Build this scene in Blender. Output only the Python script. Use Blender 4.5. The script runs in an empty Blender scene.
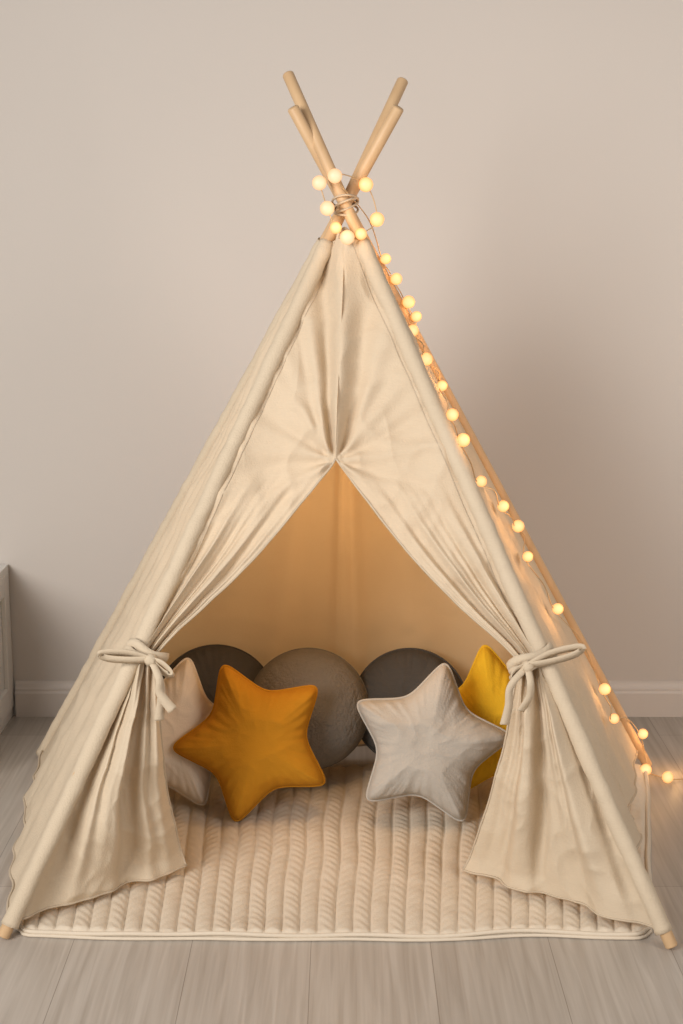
import bpy, math, random
from mathutils import Vector, noise, Matrix
random.seed(4)
V=Vector
sc=bpy.context.scene
sc.view_settings.view_transform='Standard'
sc.view_settings.look='None'

# ------------------------------------------------------------------ materials
def new_mat(name):
    m=bpy.data.materials.new(name); m.use_nodes=True
    nt=m.node_tree; b=nt.nodes['Principled BSDF']
    return m,nt,b
def N(nt,t,**kw):
    n=nt.nodes.new(t)
    for k,v in kw.items():
        if k in n.inputs: n.inputs[k].default_value=v
        else: setattr(n,k,v)
    return n
def cloth(name,c1,c2,scale=6,bump=.25,fine=260,trans=0.0,tcol=None,rough=.95,bd=.002,crease=0.0):
    m,nt,b=new_mat(name); L=nt.links
    tc=N(nt,'ShaderNodeTexCoord')
    n1=N(nt,'ShaderNodeTexNoise',Scale=scale,Detail=4.0); L.new(tc.outputs['Object'],n1.inputs['Vector'])
    # woven slub: fine stretched noise in two directions
    mpa=N(nt,'ShaderNodeMapping'); mpa.inputs['Scale'].default_value=(60,60,500); L.new(tc.outputs['Object'],mpa.inputs[0])
    wv=N(nt,'ShaderNodeTexNoise',Scale=1.0,Detail=2.0); L.new(mpa.outputs[0],wv.inputs['Vector'])
    av=N(nt,'ShaderNodeMath',operation='MULTIPLY_ADD'); L.new(wv.outputs['Fac'],av.inputs[0]); av.inputs[1].default_value=.5
    sb=N(nt,'ShaderNodeMath',operation='MULTIPLY'); L.new(n1.outputs['Fac'],sb.inputs[0]); sb.inputs[1].default_value=.5
    L.new(sb.outputs[0],av.inputs[2])
    mx=N(nt,'ShaderNodeMix',data_type='RGBA'); L.new(av.outputs[0],mx.inputs[0])
    mx.inputs[6].default_value=(*c1,1); mx.inputs[7].default_value=(*c2,1)
    L.new(mx.outputs[2],b.inputs['Base Color'])
    b.inputs['Roughness'].default_value=rough
    b.inputs['Specular IOR Level'].default_value=.10
    n2=N(nt,'ShaderNodeTexNoise',Scale=fine,Detail=2.0); L.new(tc.outputs['Object'],n2.inputs['Vector'])
    n3=N(nt,'ShaderNodeTexNoise',Scale=scale*4,Detail=5.0); L.new(tc.outputs['Object'],n3.inputs['Vector'])
    ad=N(nt,'ShaderNodeMath',operation='MULTIPLY_ADD'); L.new(n3.outputs['Fac'],ad.inputs[0]); ad.inputs[1].default_value=2.0
    L.new(n2.outputs['Fac'],ad.inputs[2])
    bp=N(nt,'ShaderNodeBump',Strength=bump,Distance=bd); L.new(ad.outputs[0],bp.inputs['Height'])
    out=bp
    if crease>0:
        n4=N(nt,'ShaderNodeTexNoise',Scale=6.0,Detail=3.0,Distortion=1.0)
        n4.noise_type='RIDGED_MULTIFRACTAL'
        L.new(tc.outputs['Object'],n4.inputs['Vector'])
        b2=N(nt,'ShaderNodeBump',Strength=crease,Distance=.009); L.new(n4.outputs['Fac'],b2.inputs['Height']); L.new(bp.outputs[0],b2.inputs['Normal']); out=b2
    L.new(out.outputs[0],b.inputs['Normal'])
    if trans>0:
        t=N(nt,'ShaderNodeBsdfTranslucent'); t.inputs['Color'].default_value=(*(tcol or c1),1)
        ms=N(nt,'ShaderNodeMixShader'); ms.inputs[0].default_value=trans
        L.new(b.outputs[0],ms.inputs[1]); L.new(t.outputs[0],ms.inputs[2])
        L.new(ms.outputs[0],nt.nodes['Material Output'].inputs['Surface'])
    return m
M_linen=cloth('linen_canvas',(.58,.475,.345),(.70,.59,.445),scale=5,trans=.10,tcol=(.75,.58,.38),bump=.55,crease=.9)
M_back_glow=cloth('linen_back_painted_glow',(.74,.53,.30),(.80,.60,.37),scale=4,trans=.35,tcol=(.9,.60,.28),bump=.3,crease=.4)  # same tent linen, warm interior glow painted into its lighter colour
M_seam=cloth('linen_seam',(.50,.41,.30),(.56,.46,.345),scale=10)
M_mat=cloth('quilted_cotton',(.63,.54,.425),(.70,.61,.49),scale=7,bump=.4)
M_orange=cloth('mustard_orange_cotton',(.46,.205,.015),(.55,.255,.022),bump=.5)
M_yellow=cloth('yellow_cotton',(.62,.37,.02),(.70,.43,.03),bump=.45)
M_lgray=cloth('light_grey_linen',(.41,.38,.335),(.49,.455,.405),bump=.6,fine=200)
M_cream=cloth('cream_cotton',(.66,.58,.48),(.72,.64,.54),bump=.35)
M_gray=cloth('grey_knit',(.175,.160,.142),(.245,.225,.20),bump=1.0,fine=150,bd=.004)
M_dark=cloth('charcoal_cotton',(.066,.062,.058),(.095,.088,.08),bump=.5)

def wood(name,c1,c2):
    m,nt,b=new_mat(name); L=nt.links
    tc=N(nt,'ShaderNodeTexCoord'); mp=N(nt,'ShaderNodeMapping')
    mp.inputs['Scale'].default_value=(40,40,3)
    L.new(tc.outputs['Object'],mp.inputs[0])
    n=N(nt,'ShaderNodeTexNoise',Scale=1.0,Detail=6.0); L.new(mp.outputs[0],n.inputs['Vector'])
    mx=N(nt,'ShaderNodeMix',data_type='RGBA'); L.new(n.outputs['Fac'],mx.inputs[0])
    mx.inputs[6].default_value=(*c1,1); mx.inputs[7].default_value=(*c2,1)
    L.new(mx.outputs[2],b.inputs['Base Color']); b.inputs['Roughness'].default_value=.5
    return m
M_pole=wood('pine_pole',(.52,.33,.17),(.68,.47,.27))

# floor planks
M_floor,nt,b=new_mat('oak_laminate'); L=nt.links
tc=N(nt,'ShaderNodeTexCoord'); mp=N(nt,'ShaderNodeMapping'); mp.inputs['Rotation'].default_value=(0,0,math.pi/2)
mp.inputs['Location'].default_value=(.4,.06,0)
L.new(tc.outputs['Object'],mp.inputs[0])
br=N(nt,'ShaderNodeTexBrick'); L.new(mp.outputs[0],br.inputs['Vector'])
for k,v in {'Scale':1.0,'Brick Width':2.6,'Row Height':.235,'Mortar Size':.0010,'Mortar Smooth':.5,'Bias':0.0}.items(): br.inputs[k].default_value=v
br.offset=.37
br.inputs['Color1'].default_value=(.44,.395,.345,1); br.inputs['Color2'].default_value=(.51,.46,.405,1); br.inputs['Mortar'].default_value=(.28,.24,.205,1)
mp2=N(nt,'ShaderNodeMapping'); mp2.inputs['Scale'].default_value=(70,2.4,1); L.new(tc.outputs['Object'],mp2.inputs[0])
g=N(nt,'ShaderNodeTexNoise',Scale=1.0,Detail=8.0,Distortion=.6); L.new(mp2.outputs[0],g.inputs['Vector'])
rp=N(nt,'ShaderNodeValToRGB'); L.new(g.outputs['Fac'],rp.inputs[0])
rp.color_ramp.elements[0].position=.3; rp.color_ramp.elements[0].color=(.74,.71,.68,1)
rp.color_ramp.elements[1].position=.68; rp.color_ramp.elements[1].color=(1.05,1.05,1.05,1)
mx=N(nt,'ShaderNodeMix',data_type='RGBA',blend_type='MULTIPLY'); mx.inputs[0].default_value=.8
L.new(br.outputs['Color'],mx.inputs[6]); L.new(rp.outputs[0],mx.inputs[7]); L.new(mx.outputs[2],b.inputs['Base Color'])
b.inputs['Roughness'].default_value=.42; b.inputs['Specular IOR Level'].default_value=.35
bp=N(nt,'ShaderNodeBump',Strength=.12,Distance=.002); L.new(g.outputs['Fac'],bp.inputs['Height']); L.new(bp.outputs[0],b.inputs['Normal'])

# wall
M_wall,nt,b=new_mat('wall_paint'); L=nt.links
tc=N(nt,'ShaderNodeTexCoord')
n=N(nt,'ShaderNodeTexNoise',Scale=1.2,Detail=3.0); L.new(tc.outputs['Object'],n.inputs['Vector'])
mx=N(nt,'ShaderNodeMix',data_type='RGBA'); L.new(n.outputs['Fac'],mx.inputs[0])
mx.inputs[6].default_value=(.60,.552,.505,1); mx.inputs[7].default_value=(.625,.577,.53,1)
L.new(mx.outputs[2],b.inputs['Base Color']); b.inputs['Roughness'].default_value=.9
n=N(nt,'ShaderNodeTexNoise',Scale=140.0,Detail=3.0); L.new(tc.outputs['Object'],n.inputs['Vector'])
bp=N(nt,'ShaderNodeBump',Strength=.1,Distance=.002); L.new(n.outputs['Fac'],bp.inputs['Height']); L.new(bp.outputs[0],b.inputs['Normal'])

def paint(name,c,r=.45):
    m,nt,b=new_mat(name)
    n=N(nt,'ShaderNodeTexNoise',Scale=30.0); tc=N(nt,'ShaderNodeTexCoord'); nt.links.new(tc.outputs['Object'],n.inputs['Vector'])
    mx=N(nt,'ShaderNodeMix',data_type='RGBA'); nt.links.new(n.outputs['Fac'],mx.inputs[0])
    mx.inputs[6].default_value=(*c,1); mx.inputs[7].default_value=(*[x*.96 for x in c],1)
    nt.links.new(mx.outputs[2],b.inputs['Base Color']); b.inputs['Roughness'].default_value=r
    return m
M_trim=paint('trim_paint',(.68,.62,.565))
M_white=paint('white_lacquer',(.80,.77,.72),.35)
M_wire=paint('copper_wire',(.55,.38,.2),.4)
def bulbmat(name,c0,c1,st):
    m,nt,b=new_mat(name)
    b.inputs['Base Color'].default_value=(.2,.14,.07,1)
    lw=N(nt,'ShaderNodeLayerWeight',Blend=.5)
    rp=N(nt,'ShaderNodeValToRGB'); nt.links.new(lw.outputs['Facing'],rp.inputs[0])
    rp.color_ramp.elements[0].color=(*c0,1); rp.color_ramp.elements[1].color=(*c1,1)
    rp.color_ramp.elements[1].position=.85
    nt.links.new(rp.outputs[0],b.inputs['Emission Color']); b.inputs['Emission Strength'].default_value=st
    return m
M_bulb=bulbmat('glowing_cotton_ball',(1,.62,.29),(1,.34,.07),1.35)
M_bulb2=bulbmat('glowing_cotton_ball_soft',(1,.72,.48),(.95,.48,.22),1.05)

# ------------------------------------------------------------------ mesh helpers
class G:
    def __init__(s): s.v=[]; s.f=[]; s.m=[]
    def grid(s,rows,mi=0,closed=False):
        o=len(s.v); nr=len(rows); nc=len(rows[0])
        for r in rows: s.v.extend([tuple(p) for p in r])
        for i in range(nr-1):
            for j in range(nc if closed else nc-1):
                k=(j+1)%nc
                s.f.append((o+i*nc+j,o+i*nc+k,o+(i+1)*nc+k,o+(i+1)*nc+j)); s.m.append(mi)
        return o
    def tube(s,pts,r,n=10,mi=0,closed=False,caps=True,sx=1.0):
        pts=[V(p) for p in pts]; m=len(pts); rows=[]; prev=None
        for i,p in enumerate(pts):
            if closed: t=(pts[(i+1)%m]-pts[i-1]).normalized()
            else: t=(pts[min(i+1,m-1)]-pts[max(i-1,0)]).normalized()
            if prev is None:
                a=V((0,0,1)) if abs(t.z)<.9 else V((1,0,0)); u=t.cross(a).normalized()
            else:
                u=(prev-t*prev.dot(t)).normalized()
            prev=u; w=t.cross(u); rr=r(i/(m-1)) if callable(r) else r
            rows.append([p+(u*math.cos(2*math.pi*k/n)*sx+w*math.sin(2*math.pi*k/n))*rr for k in range(n)])
        if closed: rows.append(rows[0])
        o=s.grid(rows,mi,True)
        if caps and not closed:
            s.f.append(tuple(o+k for k in range(n))[::-1]); s.m.append(mi)
            q=o+(m-1)*n; s.f.append(tuple(q+k for k in range(n))); s.m.append(mi)
    def sphere(s,c,r,n=16,mi=0,jit=0):
        c=V(c); o=len(s.v); nl=n//2
        s.v.append(tuple(c+V((0,0,r))))
        for i in range(1,nl):
            th=math.pi*i/nl
            for k in range(n):
                ph=2*math.pi*k/n; d=V((math.sin(th)*math.cos(ph),math.sin(th)*math.sin(ph),math.cos(th)))
                rr=r*(1+jit*noise.noise(d*3+c*50)); s.v.append(tuple(c+d*rr))
        s.v.append(tuple(c-V((0,0,r)))); e=len(s.v)-1
        for k in range(n):
            k2=(k+1)%n
            s.f.append((o,o+1+k,o+1+k2)); s.m.append(mi)
            s.f.append((e,o+1+(nl-2)*n+k2,o+1+(nl-2)*n+k)); s.m.append(mi)
            for i in range(nl-2):
                a=o+1+i*n; s.f.append((a+k,a+n+k,a+n+k2,a+k2)); s.m.append(mi)
    def box(s,a,b_,mi=0):
        o=len(s.v); x0,y0,z0=a; x1,y1,z1=b_
        s.v+= [(x0,y0,z0),(x1,y0,z0),(x1,y1,z0),(x0,y1,z0),(x0,y0,z1),(x1,y0,z1),(x1,y1,z1),(x0,y1,z1)]
        for f in [(0,3,2,1),(4,5,6,7),(0,1,5,4),(1,2,6,5),(2,3,7,6),(3,0,4,7)]:
            s.f.append(tuple(o+k for k in f)); s.m.append(mi)
    def ribbon(s,pts,wdir,w,mi=0,th=.002):
        pts=[V(p) for p in pts]; m=len(pts); rows=[]
        for i,p in enumerate(pts):
            t=(pts[min(i+1,m-1)]-pts[max(i-1,0)]).normalized()
            wd=V(wdir[i]) if isinstance(wdir,list) else V(wdir)
            wd=(wd-t*wd.dot(t)).normalized(); nn=t.cross(wd)
            ww=w(i/(m-1)) if callable(w) else w
            rows.append([p-wd*ww/2+nn*th/2,p+nn*th*1.2,p+wd*ww/2+nn*th/2,p+wd*ww/2-nn*th/2,p-nn*th*.2,p-wd*ww/2-nn*th/2])
        o=s.grid(rows,mi,True)
        s.f.append(tuple(o+k for k in range(6))[::-1]); s.m.append(mi)
        q=o+(m-1)*6; s.f.append(tuple(q+k for k in range(6))); s.m.append(mi)
    def make(s,name,mats,parent=None,smooth=True,bevel=0,solid=0):
        me=bpy.data.meshes.new(name); me.from_pydata(s.v,[],s.f); me.update()
        for mm in (mats if isinstance(mats,list) else [mats]): me.materials.append(mm)
        for p,mi in zip(me.polygons,s.m): p.material_index=mi; p.use_smooth=smooth
        ob=bpy.data.objects.new(name,me); sc.collection.objects.link(ob)
        if parent: ob.parent=parent
        if bevel:
            md=ob.modifiers.new('bevel','BEVEL'); md.width=bevel; md.segments=3
        if solid:
            md=ob.modifiers.new('solid','SOLIDIFY'); md.thickness=solid; md.offset=0
        return ob
def spline(pts,n):
    pts=[V(p) for p in pts]; out=[]; m=len(pts)
    for i in range(n+1):
        x=i/n*(m-1); k=min(int(x),m-2); t=x-k
        p0=pts[max(k-1,0)];p1=pts[k];p2=pts[k+1];p3=pts[min(k+2,m-1)]
        out.append(.5*((2*p1)+(p2-p0)*t+(2*p0-5*p1+4*p2-p3)*t*t+(3*p1-p0-3*p2+p3)*t**3))
    return out
def interp(tab,x):
    for (a,b_),(c,d) in zip(tab,tab[1:]):
        if (a-x)*(c-x)<=0:
            t=(x-a)/(c-a) if c!=a else 0; return b_+(d-b_)*t
    return tab[0][1] if abs(x-tab[0][0])<abs(x-tab[-1][0]) else tab[-1][1]
def sm(a,b_,x):
    t=max(0,min(1,(x-a)/(b_-a))); return t*t*(3-2*t)
def crumple(p,seed):
    q=V((p.x,p.y,p.z))*1.0+V((seed*3.1,seed*1.7,0))
    a=1-abs(noise.noise(q*6))*2; b_=1-abs(noise.noise(q*13+V((4,4,4))))*2
    return .5*a*abs(a)+.28*b_*abs(b_)

# ------------------------------------------------------------------ room
WY=4.135
g=G(); g.box((-4,-2.5,-.05),(4,WY+.1,0)); g.make('floor',M_floor,smooth=False)
g=G(); g.box((-4,WY,0),(4,WY+.1,2.9)); g.make('wall_back',M_wall,smooth=False)
prof=[(0,0),(-.018,0),(-.018,.07),(-.015,.076),(-.015,.082),(-.012,.086),(-.009,.096),(-.004,.102),(0,.103)]
g=G(); g.grid([[(x,WY+a,z) for a,z in prof] for x in (-.935,4)])
g.make('baseboard_back',M_trim,smooth=False)

g=G(); X=-.941; Y0=3.55; Y1=4.13; H=.447
g.box((X-.8,Y0,.03),(X-.012,Y1,H-.022))
g.box((X-.82,Y0-.02,H-.022),(X+.0,Y1,H))
g.box((X-.012,Y0,.03),(X,Y0+.06,H-.022)); g.box((X-.012,Y1-.06,.03),(X,Y1,H-.022))
g.box((X-.012,Y0+.06,H-.08),(X,Y1-.06,H-.022)); g.box((X-.012,Y0+.06,.03),(X,Y1-.06,.10))
g.box((X-.79,Y0+.02,0),(X-.005,Y1,.03))
for i in range(2):
    z0=.05+i*.185; g.box((X-.78,Y0-.016,z0),(X-.02,Y0,z0+.175)); g.sphere((X-.4,Y0-.028,z0+.09),.013)
g.make('low_cabinet',M_white,smooth=False,bevel=.002)

# ------------------------------------------------------------------ tent
tent=bpy.data.objects.new('teepee_play_tent',None); sc.collection.objects.link(tent)
A=V((.0077,3.30,1.433))
FL=V((-.671,2.757,0)); FR=V((.646,2.715,0)); BL=V((-.799,3.79,0)); BR=V((.798,3.708,0))
feet={'FL':FL,'FR':FR,'BL':BL,'BR':BR}
aoff={'FL':V((0,-.008,0)),'FR':V((0,-.036,0)),'BL':V((0,.022,.0)),'BR':V((.0,.05,0))}
def pole(k,w):
    return feet[k]*(1-w)+(A+aoff[k])*w
ext={'FL':1.187,'FR':1.195,'BL':1.14,'BR':1.142}
for i,k in enumerate(['FL','FR','BL','BR']):
    g=G(); R=.0128
    a=pole(k,0)+V((0,0,.006)); b_=pole(k,ext[k]); d=(b_-a).normalized()
    g.tube([a,a+d*.003,*[a+(b_-a)*(j/12) for j in range(1,12)],b_-d*.003,b_],lambda t:R*(.82 if t<.01 or t>.99 else 1),20)
    g.make('pole_%d'%(i+1),M_pole,tent)
W_TOP=.945
g=G()
for k,(w0,w1,r) in {'FL':(.018,W_TOP,.0166),'FR':(.022,W_TOP,.0166),'BL':(.006,W_TOP,.0165)}.items():
    pts=[]
    for j in range(160):
        w=w0+(w1-w0)*j/159; p=pole(k,w)
        pts.append(p+V((noise.noise(p*14),noise.noise(p*14+V((5,0,0))),0))*.0016)
    g.tube(pts,lambda t:r*(1+.11*noise.noise(V((t*65,r*100,0)))),18,caps=False,sx=1.05)
g.make('pole_sleeves',M_linen,tent,solid=.001)

nrm=(FR-FL).cross(A-FL).normalized()
if nrm.y>0: nrm=-nrm
qL=[(.96,1),(.638,1),(.615,.89),(.578,.73),(.537,.59),(.496,.46),(.4416,.285),(.405,.17),(.388,.13),(.370,.10)]
qR=[(.96,1),(.638,1),(.615,.90),(.578,.76),(.537,.625),(.496,.50),(.4416,.335),(.405,.215),(.388,.165),(.368,.125)]
def center(w):
    return (pole('FL',w)+pole('FR',w))*.5+V((-.012,0,0))*sm(.95,.62,w)
SPL=center(.636)
corner={'FL':V((-.342,3.050,.030)),'FR':V((.266,3.025,.030))}
def halfpanel(k,q,seed):
    wt=q[-1][0]; sg=1 if k=='FL' else -1
    NC=140; rows=[]; nf=3.2
    def foldsfun(s,seed):
        return .68*math.sin(2*math.pi*(nf*s+.15*seed))+.3*math.sin(2*math.pi*(nf*1.73*s+.4+seed))+.14*math.sin(2*math.pi*(nf*3.3*s+seed*.7))
    def pt_up(w,s):
        qq=interp(q,w); pp=pole(k,w); cc=center(w); x=s*qq
        p=pp.lerp(cc,x)
        gth=1-qq
        env=math.sin(math.pi*min(1,max(0,s))) **.35 if 0<s<1 else 0
        amp=(.0008+.027*gth**1.15*(1-.5*sm(.5,wt,w)))*sm(.70,.50,w)
        f=amp*foldsfun(s,seed)*env
        dx=(cc-p).length; sg2=.014+.26*max(0,w-.636)**1.0
        f+=.019*math.cos(4.6*dx/sg2+.9*sg*dx/sg2)*math.exp(-(dx/sg2)**2*.5)*sm(.62,.70,w)
        d=p-SPL; r=d.length; ph=math.atan2(d.z,d.x*1.0)
        f+=.0095*math.sin(9*ph+.6)*math.exp(-r/.17)*sm(0,.03,r)
        f+=.0032*math.sin(23*ph+4*noise.noise(p*5))*sm(.05,.15,r)*math.exp(-r/.4)*sm(0,.1,s)
        f+=(.010*noise.noise(p*7+V((seed*7,0,0)))+.017*crumple(p,seed))*sm(0,.12,s)*(1-.6*sm(.45,.37,w))
        f-=.012*math.sin(math.pi*min(1,x*.9))*sm(.95,.6,w)
        return p+nrm*f
    NU=150
    for i in range(NU+1):
        w=W_TOP+(wt-W_TOP)*i/NU
        rows.append([pt_up(w,j/NC) for j in range(NC+1)])
    base=rows[-1]
    NL=120; C=corner[k]; inner0=base[-1]
    outn=V((sg*.35,-.9,.1)).normalized()
    for i in range(1,NL+1):
        u=i/NL; w=wt+(.024-wt)*u; pp=pole(k,w)
        e=inner0.lerp(C,u)+V((-sg*.014*math.sin(math.pi*u)**.8,-.01*math.sin(math.pi*u),0))
        base_e=base[-1]; r=[]
        for j in range(NC+1):
            s=j/NC
            p=pp.lerp(e,s)
            p0=base[j]; d0=p0-(base[0].lerp(base_e,s))
            sw=s+.06*math.sin(3*u+seed)*math.sin(math.pi*s)+.03*noise.noise(V((s*3,u*3,seed)))
            ff=.66*math.sin(2*math.pi*(2.2*sw+.08*u+.3*seed))+.32*math.sin(2*math.pi*(4.3*sw+.2*seed-.1*u))+.15*math.sin(2*math.pi*(8.3*sw+seed))*(1-.5*u)
            ff=math.copysign(abs(ff)**.85,ff)
            f=(.034*math.sin(math.pi*min(1,u*.85+.06))**.8+.008*u)*ff
            f*=sm(0,.16,s)*(1-.80*sm(.88,1.0,s))
            f*=1-.2*sm(.85,1,u)
            f+=(.010*noise.noise(p*9+V((seed*3,9,0)))+.018*crumple(p,seed+2))*sm(0,.1,s)*sm(0,.2,u)
            p=p+d0*(1-sm(0,.25,u))+outn*f
            p+=outn*(.022*math.sin(math.pi*s)*math.sin(math.pi*u))
            # the hem breaks softly on the mat
            p+=outn*(.012*sm(.93,1,u)*sm(.3,.8,s))
            p.z=max(p.z,.027+.004*(1+math.sin(14*s+seed))*sm(.9,1,u))
            r.append(p)
        rows.append(r)
    g=G(); g.grid(rows)
    g.make('front_panel_%d'%(1 if k=='FL' else 2),M_linen,tent)
    h=G()
    edge=[r[-1] for r in rows]
    st=next(i for i in range(len(rows)) if W_TOP+(wt-W_TOP)*min(i,NU)/NU<.64)
    h.tube(edge[st::2],.0026,6,0,sx=.8)
    h.tube(rows[-1][::2],.0026,6)
    for off in (.027,):
        js=[]
        for i,r in enumerate(rows[:NU+1:2]):
            pp,cc=r[0],r[-1]; L_=(cc-pp).length
            s=min(.9,off/max(L_,.03)); j=s*NC; j0=int(j); js.append(r[j0].lerp(r[min(j0+1,NC)],j-j0)+nrm*.0004)
        h.tube(js[:int(len(js)*.88)],.0012,5)
    return rows,h
rowsL,hL=halfpanel('FL',qL,1.0); hL.make('curtain_hem_1',M_seam,tent)
rowsR,hR=halfpanel('FR',qR,2.3); hR.make('curtain_hem_2',M_seam,tent)

def panel(name,k1,k2,mat,sag,seed,w0=.02,seam=False,inset=0,cr=.012,fa=.012):
    rows=[];NR=120;NC=110
    n=(feet[k2]-feet[k1]).cross(A-feet[k1]).normalized()
    cen=V((0,3.25,.4))
    if n.dot(feet[k1]-cen)<0: n=-n
    for i in range(NR+1):
        u=i/NR; w=W_TOP+(w0-W_TOP)*u; r=[]
        a=pole(k1,w); b_=pole(k2,w)
        for j in range(NC+1):
            s=j/NC; p=a.lerp(b_,s)
            e=math.sin(math.pi*s)
            f=sag*e*u
            f+=fa*u*e*math.sin(2*math.pi*(3.3*s+.3*seed+.25*u))*sm(.3,1,u)
            f+=.006*e*math.sin(2*math.pi*(7.1*s+.9*seed-.2*u))
            f+=e*(.012*noise.noise(p*4.5+V((seed,0,0)))+cr*crumple(p,seed))
            if seam: f-=.016*math.exp(-((s-.49)/.012)**2)*e+.016*e*math.exp(-((s-.525)/.02)**2)-.012*e*math.exp(-((s-.40)/.03)**2)
            p=p+n*(f-inset); p.z=max(p.z,.026)
            r.append(p)
        rows.append(r)
    g=G(); g.grid(rows); g.make(name,mat,tent)
    return rows,n
rSL,nSL=panel('side_panel_1','FL','BL',M_linen,.015,3,w0=.010,cr=.010,fa=.007)
rSR,nSR=panel('side_panel_2','FR','BR',M_linen,-.03,5,w0=.04,inset=.002)
rB,nB=panel('back_panel','BL','BR',M_back_glow,.045,8,seam=True,cr=.007)
h=G()
for rr in (rSL,rSR,rB): h.tube(rr[-1][::2],.003,6)
h.make('panel_hems',M_seam,tent)
g=G()
c=(pole('FL',.95)+pole('BR',.95)+pole('FR',.95)+pole('BL',.95))/4
rows=[]
for i in range(9):
    u=i/8; row=[]
    for k in range(72):
        a=2*math.pi*k/72
        rx=.052-.02*u+.006*math.sin(9*a); ry=.05-.014*u+.006*math.sin(9*a)
        row.append(c+V((math.cos(a)*rx,math.sin(a)*ry,-.03+u*.05+.005*math.sin(5*a))))
    rows.append(row)
g.grid(rows,0,True); g.make('top_collar',M_linen,tent)
g=G()
for tw in range(4):
    pts=[]
    for k in range(28):
        a=2*math.pi*k/28
        pts.append(A+V((math.cos(a)*.028,math.sin(a)*.062+.007,.006*tw-.01+.012*math.sin(a+tw))))
    g.tube(pts,.0026,6,closed=True)
g.make('lashing_cord',M_seam,tent)

def bow(name,k,q,rows,loop_out,seed):
    sg=1 if k=='FL' else -1
    wt=q[-1][0]; p=pole(k,wt); e=rows[150][-1]; g=G()
    cc=(p+e)*.5; ax=(pole(k,.6)-pole(k,.2)).normalized()
    ex=V((1,0,0)); ex=(ex-ax*ex.dot(ax)).normalized(); ey=ax.cross(ex)
    hw=(e-p).length/2+.022
    for dz in (-.007,.007):
        pts=[cc+ax*dz+ex*math.cos(a)*hw+ey*math.sin(a)*.032+ax*.004*math.sin(3*a+dz*300) for a in [2*math.pi*i/40 for i in range(41)]]
        g.ribbon(pts,ax,.018,th=.003)
    K=cc+V((sg*.014,-.040,0))
    g.sphere(K,.0125,16,jit=.25)
    def loop(d,L_,wdt):
        d=V(d).normalized(); up=V((0,-.2,1)); up=(up-d*up.dot(d)).normalized()
        pts=spline([K,K+d*L_*.45+up*wdt,K+d*L_*.9+up*wdt*.7,K+d*L_,K+d*L_*.8-up*wdt*.6,K+d*L_*.4-up*wdt*.5,K],30)
        g.ribbon(pts,V((0,-.55,.85)),.020,th=.0016)
    if k=='FL':
        loop((-1,-.1,.12),.10,.010); loop((1,-.1,-.75),.05,.009)
        tails=(((.045,-.02,-.10)),((.015,-.01,-.125)))
    else:
        loop((1,-.1,.36),.115,.012); loop((-.8,-.1,-.7),.035,.009)
        tails=(((-.045,-.02,-.115)),((-.012,-.01,-.09)))
    for i,t in enumerate(tails):
        t=V(t); b2=V((.012 if i else -.008,-.008,0))
        pts=spline([K,K+t*.3+V((t.x*.3,-.01,0))+b2,K+t*.65+b2,K+t],20)
        g.ribbon(pts,V((1,.35,.3)),lambda u:.012+.009*u,th=.0016)
    g.make(name,M_linen,tent)
bow('tie_bow_1','FL',qL,rowsL,.085,1)
bow('tie_bow_2','FR',qR,rowsR,.125,2)

# ------------------------------------------------------------------ quilted mat
g=G(); nch=36; NX=nch*12; NY=260
yF,yB=2.765,3.70
def mat_pt(a,bb):
    a0=.95
    t=max(0,(abs(a)-a0)/(1-a0)); rc=.028*(1-math.sqrt(max(0,1-t*t)))
    y=yF+rc-.008*math.cos(a*math.pi/2)+(yB-yF-2*rc)*bb
    xl=-.640-.13*((y-yF)/(yB-yF)); xr=.612+.18*((y-yF)/(yB-yF))
    x=xl+(xr-xl)*(a+1)/2
    x+=.006*noise.noise(V((x*4,y*5,0)))
    y+=.018*noise.noise(V((x*4,bb*3,4)))
    return x,y
rows=[]
for i in range(NY+1):
    bb=i/NY; r=[]
    for j in range(NX+1):
        a=-1+2*j/NX; x,y=mat_pt(a,bb)
        cx=nch*(a+1)/2; ci=math.floor(cx); lx=cx-ci
        ch=abs(math.sin(math.pi*cx))**.5
        chev=math.cos(2*math.pi*(y*34+(lx if ci%2 else 1-lx)*1.5+.6*noise.noise(V((ci*2.3,y*6,0)))))
        puck=1+.30*noise.noise(V((ci*3.1,y*20,0)))
        z=.011+.0070*ch*puck+.00070*chev*ch+.006*noise.noise(V((x*5,y*5,2)))
        ed=min(bb*(yB-yF),(1-bb)*(yB-yF),(1-abs(a))*.63)
        z=.008+(z-.008)*sm(-.004,.014,ed)
        r.append(V((x,y,z)))
    rows.append(r)
g.grid(rows)
loop=[rows[0][j] for j in range(NX+1)]+[rows[i][NX] for i in range(1,NY+1)]+[rows[NY][j] for j in range(NX-1,-1,-1)]+[rows[i][0] for i in range(NY-1,0,-1)]
g.grid([loop,[V((p.x,p.y,.001)) for p in loop]],0,True)
def outl(d,z,nz):
    o=[]
    cx,cy=0,(yF+yB)/2
    for p in loop[::4]:
        q=V((p.x-cx,p.y-cy,0)); q=q*(1+d/max(abs(q.x),abs(q.y)))
        o.append(V((cx+q.x,cy+q.y,z+nz*noise.noise(V((p.x*7,p.y*7,z*100))))))
    return o
g.tube(outl(.0,.0112,.004),.0046,8,closed=True)
g.tube(outl(.004,.0040,0),.0036,8,closed=True)
g.make('quilted_play_mat',M_mat)

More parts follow.
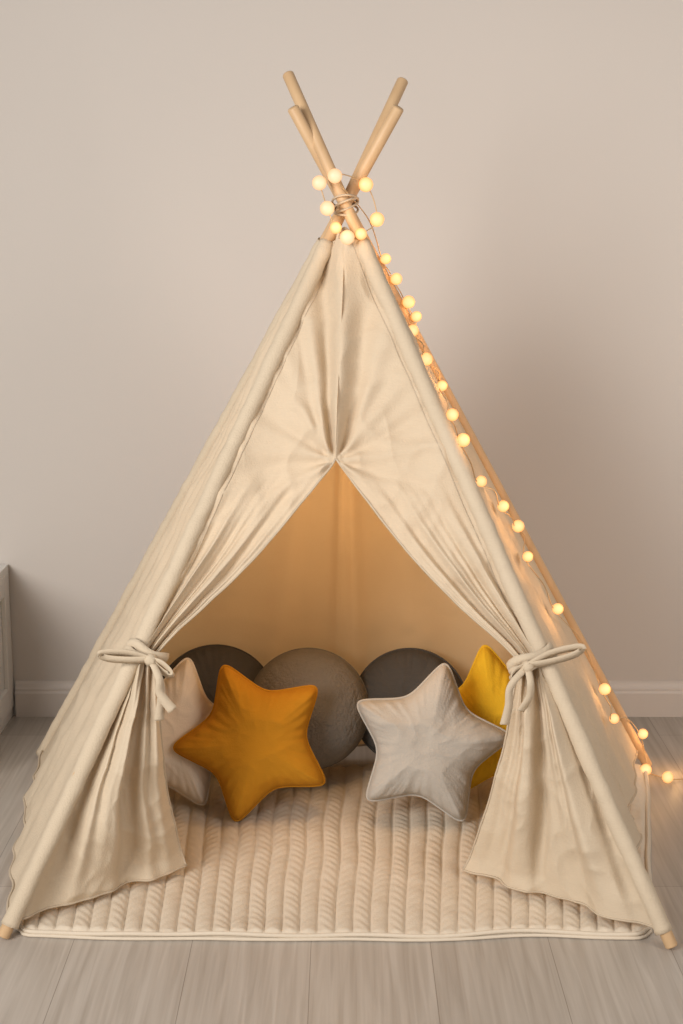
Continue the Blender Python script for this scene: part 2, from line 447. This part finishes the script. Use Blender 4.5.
# ------------------------------------------------------------------ pillows
def pillow(name,outline,thick,dm,mat,loc,rotz=0,tilt=12,yaw=0,pip=.0030,seed=0,wr=1.0):
    n=len(outline); NR=30; hs=[]
    for j in range(NR+1):
        rho=(j/NR)**.85; row=[]
        for (x,y) in outline:
            px,py=x*rho,y*rho
            d=min((px-a)**2+(py-b_)**2 for a,b_ in outline[::2])**.5 if j<NR else 0
            t=min(d/dm,1); row.append((1-(1-t)**2)**.5)
        hs.append(row)
    for it in range(5):
        new=[r[:] for r in hs]
        for j in range(1,NR):
            for k in range(n):
                new[j][k]=(hs[j][k]*2+hs[j-1][k]+hs[j+1][k]+hs[j][k-1]+hs[j][(k+1)%n])/6
        m=sum(hs[1])/n; new[0]=[m]*n; hs=new
    g=G()
    Rm=max(math.hypot(*p) for p in outline); rmin=min(math.hypot(*p) for p in outline)
    for sgn in (1,-1):
        rows=[]
        for j in range(NR+1):
            rho=(j/NR)**.85; row=[]
            for k,(x,y) in enumerate(outline):
                h=hs[j][k]; rr=math.hypot(x,y)
                inn=1-(rr-rmin)/max(Rm-rmin,1e-6) if Rm-rmin>.01 else .5
                puck=1+wr*(.12+.16*inn)*math.sin(k*2*math.pi/n*37+5*noise.noise(V((k*.25,seed,0))))*rho**5*(1-h*.65)
                z=thick*h*puck
                z+=wr*(.006*noise.noise(V((x*rho*14+seed,y*rho*14,sgn)))+.008*noise.noise(V((x*rho*7,y*rho*7+seed,sgn*3)))+.009*crumple(V((x*rho*1.8,y*rho*1.8,0)),seed+sgn))*h
                row.append((x*rho,-sgn*z,y*rho))
            rows.append(row)
        if sgn<0: rows=[r[::-1] for r in rows]
        g.grid(rows,0,True)
    if pip: g.tube([(x*1.004,0,y*1.004) for x,y in outline],pip,6,0,closed=True)
    Mx=Matrix.Rotation(math.radians(yaw),4,'Z')@Matrix.Rotation(math.radians(-tilt),4,'X')@Matrix.Rotation(math.radians(-rotz),4,'Y')
    g.v=[tuple(Mx@V(v)) for v in g.v]
    ob=g.make(name,mat); ob.location=loc
    return ob
def star_outline(R,ratio=.56,n=200,it=22,seed=0):
    pts=[]
    for i in range(10):
        a=math.pi/2+i*math.pi/5; r=(R if i%2==0 else R*ratio)*(1+.03*noise.noise(V((i*1.7,seed,0))))
        pts.append((math.cos(a)*r,math.sin(a)*r))
    out=[]; per=n//10
    for i in range(10):
        a=pts[i]; b_=pts[(i+1)%10]
        for k in range(per): t=k/per; out.append((a[0]+(b_[0]-a[0])*t,a[1]+(b_[1]-a[1])*t))
    for _ in range(it): out=[((out[i-1][0]+2*out[i][0]+out[(i+1)%n][0])/4,(out[i-1][1]+2*out[i][1]+out[(i+1)%n][1])/4) for i in range(n)]
    mr=max(math.hypot(*p) for p in out); return [(x*R/mr,y*R/mr) for x,y in out]
def round_outline(R,n=160,sq=1.0): return [(math.cos(2*math.pi*k/n)*R,math.sin(2*math.pi*k/n)*R*sq) for k in range(n)]
pillow('star_pillow',star_outline(.190,seed=1),.066,.095,M_orange,(-.204,3.36,.199),rotz=22,tilt=14,yaw=3,seed=1)
pillow('star_pillow',star_outline(.190,seed=2),.064,.095,M_lgray,(.2035,3.335,.199),rotz=-11,tilt=15,yaw=-4,seed=2)
pillow('star_pillow',star_outline(.185,seed=3),.058,.09,M_cream,(-.405,3.42,.193),rotz=-14,tilt=14,yaw=10,seed=3)
pillow('star_pillow',star_outline(.187,seed=4),.058,.09,M_yellow,(.375,3.48,.203),rotz=10,tilt=14,yaw=-8,seed=4)
pillow('round_cushion',round_outline(.151),.110,.150,M_gray,(-.083,3.575,.205),tilt=12,seed=5,wr=.3,pip=.0012)
pillow('round_cushion',round_outline(.150,sq=.98),.070,.14,M_dark,(-.318,3.63,.200),tilt=14,yaw=8,seed=6,wr=1.1)
pillow('round_cushion',round_outline(.144),.072,.14,M_dark,(.172,3.61,.200),tilt=14,yaw=-6,seed=7,wr=1.1)

# ------------------------------------------------------------------ fairy lights
lights=bpy.data.objects.new('fairy_lights',None); sc.collection.objects.link(lights)
# (height fraction along pole, fraction across the side panel towards the front pole)
seq=[(.910,0),(.879,0),(.843,0),(.820,0),(.806,.35),(.763,.4),(.718,.25),(.690,.9),(.655,.92),(.590,.72),(.530,.36),(.485,.2),(.450,.38),(.352,.28),(.188,.15),(.158,.27),(.061,-.02)]
bp_=[]
for i,(t,s) in enumerate(seq):
    p=pole('BR',t).lerp(pole('FR',t),s)
    off=.028 if s<.06 else (.014 if s<.8 else .025)
    bp_.append(p+nSR*off+V((-.006 if t>.7 else 0,-.012 if s<.06 else 0,0)))
top=[V((-.047,3.25,1.478)),V((-.014,3.235,1.492)),V((.052,3.27,1.475)),V((-.03,3.225,1.425)),V((.076,3.27,1.402)),V((-.012,3.20,1.385)),V((.041,3.215,1.372)),V((.012,3.20,1.365))]
end=[V((.782,3.655,.016)),V((.826,3.60,.016))]
g=G()
for i,p in enumerate(top): g.sphere(p,.0155 if i not in (5,6) else .0125,20,0 if i in (2,4,5,6) else 1,jit=.03)
for i,p in enumerate(bp_): g.sphere(p,.0132+.0012*((i*7)%3-1),20,0,jit=.03)
for p in end: g.sphere(p,.0145,20,0)
g.make('cotton_ball_bulbs',[M_bulb,M_bulb2],lights)
g=G()
path=[top[0],top[3],top[5],top[7],top[6],top[4],top[2],top[1]]
path=[p+V((0,.012,0)) for p in path]
path+=[A+V((.05,0,-.03))]
for i,p in enumerate(bp_):
    path.append(p-nSR*.008)
    if i<len(bp_)-1:
        t=(seq[i][0]+seq[i+1][0])/2; s=(seq[i][1]+seq[i+1][1])/2
        pp=pole('BR',t).lerp(pole('FR',t),max(0,s-.08 if i%2 else s+.04)); path.append(pp+nSR*(.017))
path+=[V((.785,3.67,.03)),end[0]+V((0,.01,-.008)),V((.81,3.64,.004)),end[1]+V((0,.01,-.008)),V((.87,3.62,.004)),V((.95,3.66,.004)),V((1.25,3.80,.004)),V((1.7,4.05,.004))]
g.tube(spline(path,len(path)*8),.0013,5)
g.make('light_wire',M_wire,lights)

# ------------------------------------------------------------------ lighting
w=bpy.data.worlds.new('room_ambience'); sc.world=w; w.use_nodes=True
bg=w.node_tree.nodes['Background']; bg.inputs[0].default_value=(1.0,.96,.92,1); bg.inputs[1].default_value=.27
def area(name,loc,target,sx,sy,e,col,spread=math.pi):
    l=bpy.data.lights.new(name,'AREA'); l.shape='RECTANGLE'; l.size=sx; l.size_y=sy; l.energy=e; l.color=col; l.spread=spread
    o=bpy.data.objects.new(name,l); sc.collection.objects.link(o); o.location=loc
    o.rotation_euler=(V(target)-V(loc)).to_track_quat('-Z','Y').to_euler()
area('window_daylight',(-2.1,.3,1.9),(.9,4.0,.7),1.9,1.7,52,(1,.955,.91),math.radians(105))
area('wall_fill_soft',(2.3,1.0,1.6),(.9,4.1,1.0),1.2,1.2,20,(1,.90,.82),math.radians(130))  # unseen fill light, added to brighten the right side of the wall
def pt(name,loc,e,col,r):
    l=bpy.data.lights.new(name,'POINT'); l.energy=e; l.color=col; l.shadow_soft_size=r
    o=bpy.data.objects.new(name,l); sc.collection.objects.link(o); o.location=loc
pt('tent_glow_fill',(0,3.26,.68),2.5,(1,.62,.29),.10)  # invisible lamp added inside the tent to warm the back panel
for i,idx in enumerate((0,3,6,8,10,12,13,14,16)):
    pt('string_glow',bp_[idx]+nSR*.035+V((0,-.02,.0)),.20,(1,.50,.17),.02)
pt('string_glow',(.01,3.16,1.40),.20,(1,.58,.25),.03)
pt('string_glow',(.86,3.66,.05),.15,(1,.55,.22),.02)

# ------------------------------------------------------------------ camera
cd=bpy.data.cameras.new('camera'); cam=bpy.data.objects.new('camera',cd); sc.collection.objects.link(cam)
cd.lens=1500/1024*36; cd.sensor_width=36; cd.sensor_fit='AUTO'
cam.location=(0,0,1.4); cam.rotation_euler=(math.radians(90-11),0,0)
sc.camera=cam
